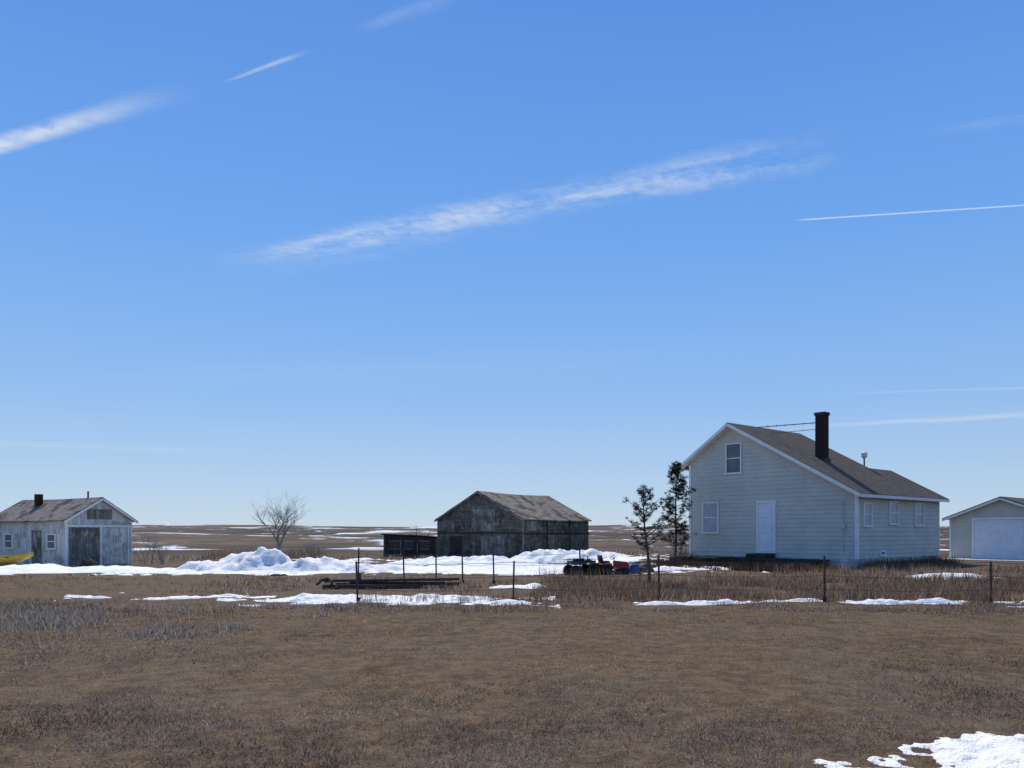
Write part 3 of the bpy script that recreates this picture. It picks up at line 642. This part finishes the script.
# ---------------------------------------------------------------- vehicles / equipment
def wheel(mb,c,r,w,mi=0,mh=1):
    c=Vector(c); ys=[-w/2,-w/2*.8,w/2*.8,w/2]; mb.tube([c+Vector((0,y,0)) for y in ys],[r*.86,r,r,r*.86],18,mi); mb.tube([c+Vector((0,-w/2-.01,0)),c+Vector((0,w/2+.01,0))],[r*.42,r*.42],12,mh)
def quad(x,y,rot):
    e=empty('quad_bike',(x,y,tz(x,y)-.04),rot); e.scale=(.9,.9,.9); mb=MB()
    for a in (-.42,.42):
        for b in (-.33,.33): wheel(mb,(a,b,.24),.24,.2)
    mb.build('wheels',[M_rubber,M_metal],e)
    mb=MB(); mb.slab([(-.6,-.2,.48),(.62,-.2,.48),(.7,-.12,.62),(.35,-.1,.72),(.1,-.12,.68),(-.55,-.15,.66)],.40,0,(0,1,0))
    for a in (-.42,.42):
        for b in (-1,1): mb.slab([(a-.32,b*.2,.5),(a-.2,b*.2,.57),(a+.2,b*.2,.57),(a+.32,b*.2,.5)],.24,0,(0,b,0))
    mb.build('body_and_fenders',M_black,e,bevel=.02)
    mb=MB(); mb.box((-.35,-.13,.66),(.12,.13,.76)); mb.build('seat',M_rubber,e,bevel=.04)
    mb=MB(); mb.tube([(.3,-.36,.9),(.33,-.1,.86),(.33,.1,.86),(.3,.36,.9)],[.016]*4,6); mb.tube([(.4,0,.6),(.33,0,.86)],[.025,.025],6)
    for a in (-.55,.5):
        for b in (-.25,-.08,.08,.25): mb.tube([(a-.18,b,.72),(a+.18,b,.72)],[.01,.01],5)
        mb.tube([(a-.18,-.28,.72),(a-.18,.28,.72)],[.012]*2,5); mb.tube([(a+.18,-.28,.72),(a+.18,.28,.72)],[.012]*2,5)
    mb.build('handlebar_and_racks',M_metal,e)
quad(2.7,30.2,math.radians(25))
def mower(x,y,rot):
    e=empty('lawn_tractor',(x,y,tz(x,y)-.04),rot); e.scale=(.85,.85,.85); mb=MB()
    for b in (-.36,.36): wheel(mb,(-.45,b,.26),.26,.22); wheel(mb,(.5,b*.95,.18),.18,.14)
    mb.build('wheels',[M_rubber,M_metal],e)
    mb=MB(); mb.slab([(.15,-.2,.3),(.78,-.2,.3),(.8,-.2,.5),(.7,-.2,.62),(.15,-.2,.68)],.4,0,(0,1,0)); mb.slab([(-.75,-.45,.5),(-.7,-.45,.58),(-.25,-.45,.58),(-.1,-.45,.34),(.15,-.45,.34),(.15,-.45,.3),(-.15,-.45,.3),(-.3,-.45,.48)],.9,0,(0,1,0))
    mb.build('hood_and_fenders',M_red,e,bevel=.02)
    mb=MB(); mb.box((-.55,-.2,.58),(-.2,.2,.68)); mb.slab([(-.62,-.2,.62),(-.52,-.2,.62),(-.6,-.2,.95),(-.68,-.2,.95)],.4,0,(0,1,0)); mb.box((-.2,-.42,.1),(.35,.42,.22)); mb.build('seat_and_deck',M_black,e,bevel=.02)
    mb=MB(); mb.tube([(.2,0,.6),(.05,0,.82)],[.02,.02],6)
    ring=[(.05+.16*math.cos(a)*.5,.17*math.sin(a),.83+.16*math.cos(a)*.6) for a in np.linspace(0,2*math.pi,15)]; mb.tube(ring,[.014]*15,5); mb.build('steering_wheel',M_black,e)
mower(3.95,30.4,math.radians(20))
def heap(name,x,y,rx,ry,hz,mat,seed):
    n=22; mb=MB(); vs=[];fs=[]
    for i in range(n+1):
        for j in range(n+1):
            u=-1+2*i/n; v=-1+2*j/n; k=max(0,1-abs(u)**3)*max(0,1-abs(v)**3)
            q=float(fbm(u*2.5+seed,v*2.5,seed,3)); vs.append((u*rx,v*ry,hz*(k**.6)*(.55+.9*q)-.03))
    for i in range(n):
        for j in range(n): a=i*(n+1)+j; fs.append((a,a+n+1,a+n+2,a+1))
    mb.add(vs,fs); return mb.build(name,mat,loc=(x,y,tz(x,y)),smooth=True)
heap('blue_tarp_bundle',4.85,30.9,.3,.3,.42,M_blue,3)
heap('junk_heap',3.35,31.3,.45,.4,.5,M_black,5)
heap('junk_heap',5.4,32,.5,.4,.35,M_metal,6)
heap('scrap_pile',-23.3,42.3,.45,.4,.45,M_dark,15)
bare('brush_pile',8.1,36.5,.9,1.6,M_bark,12,23,3,.02,.1)
Bt=empty('yellow_boat',(-26.9,40.0,tz(-26.9,40)+.2),math.radians(6)); mb=MB(); vs=[];n=14;m=8
for i in range(n+1):
    f=i/n; x=-1.9+3.8*f; wv=.62*(1-max(0,(f-.45)/.55)**2.2); dz=.18*max(0,(f-.5)*2)**2
    for j in range(m+1):
        a=math.pi*j/m; vs.append((x,-wv*math.cos(a),.5+dz-(.5-.3*max(0,(f-.6)/.4)**2)*math.sin(a)**.7))
fs=[(i*(m+1)+j,i*(m+1)+j+1,(i+1)*(m+1)+j+1,(i+1)*(m+1)+j) for i in range(n) for j in range(m)]+[tuple(range(m+1))]
mb.add(vs,fs); ob=mb.build('hull',M_yel,Bt,smooth=True); s=ob.modifiers.new('s','SOLIDIFY'); s.thickness=.03
mb=MB()
for x in (-1.2,-.2,.7): mb.box((x,-.5,.4),(x+.22,.5,.44))
mb.build('thwarts',M_log,Bt)
mb=MB(); mb.box((-1.4,-.7,-.32),(-1.2,.7,.02)); mb.box((.8,-.7,-.32),(1.,.7,.02)); mb.build('blocks',M_log,Bt)
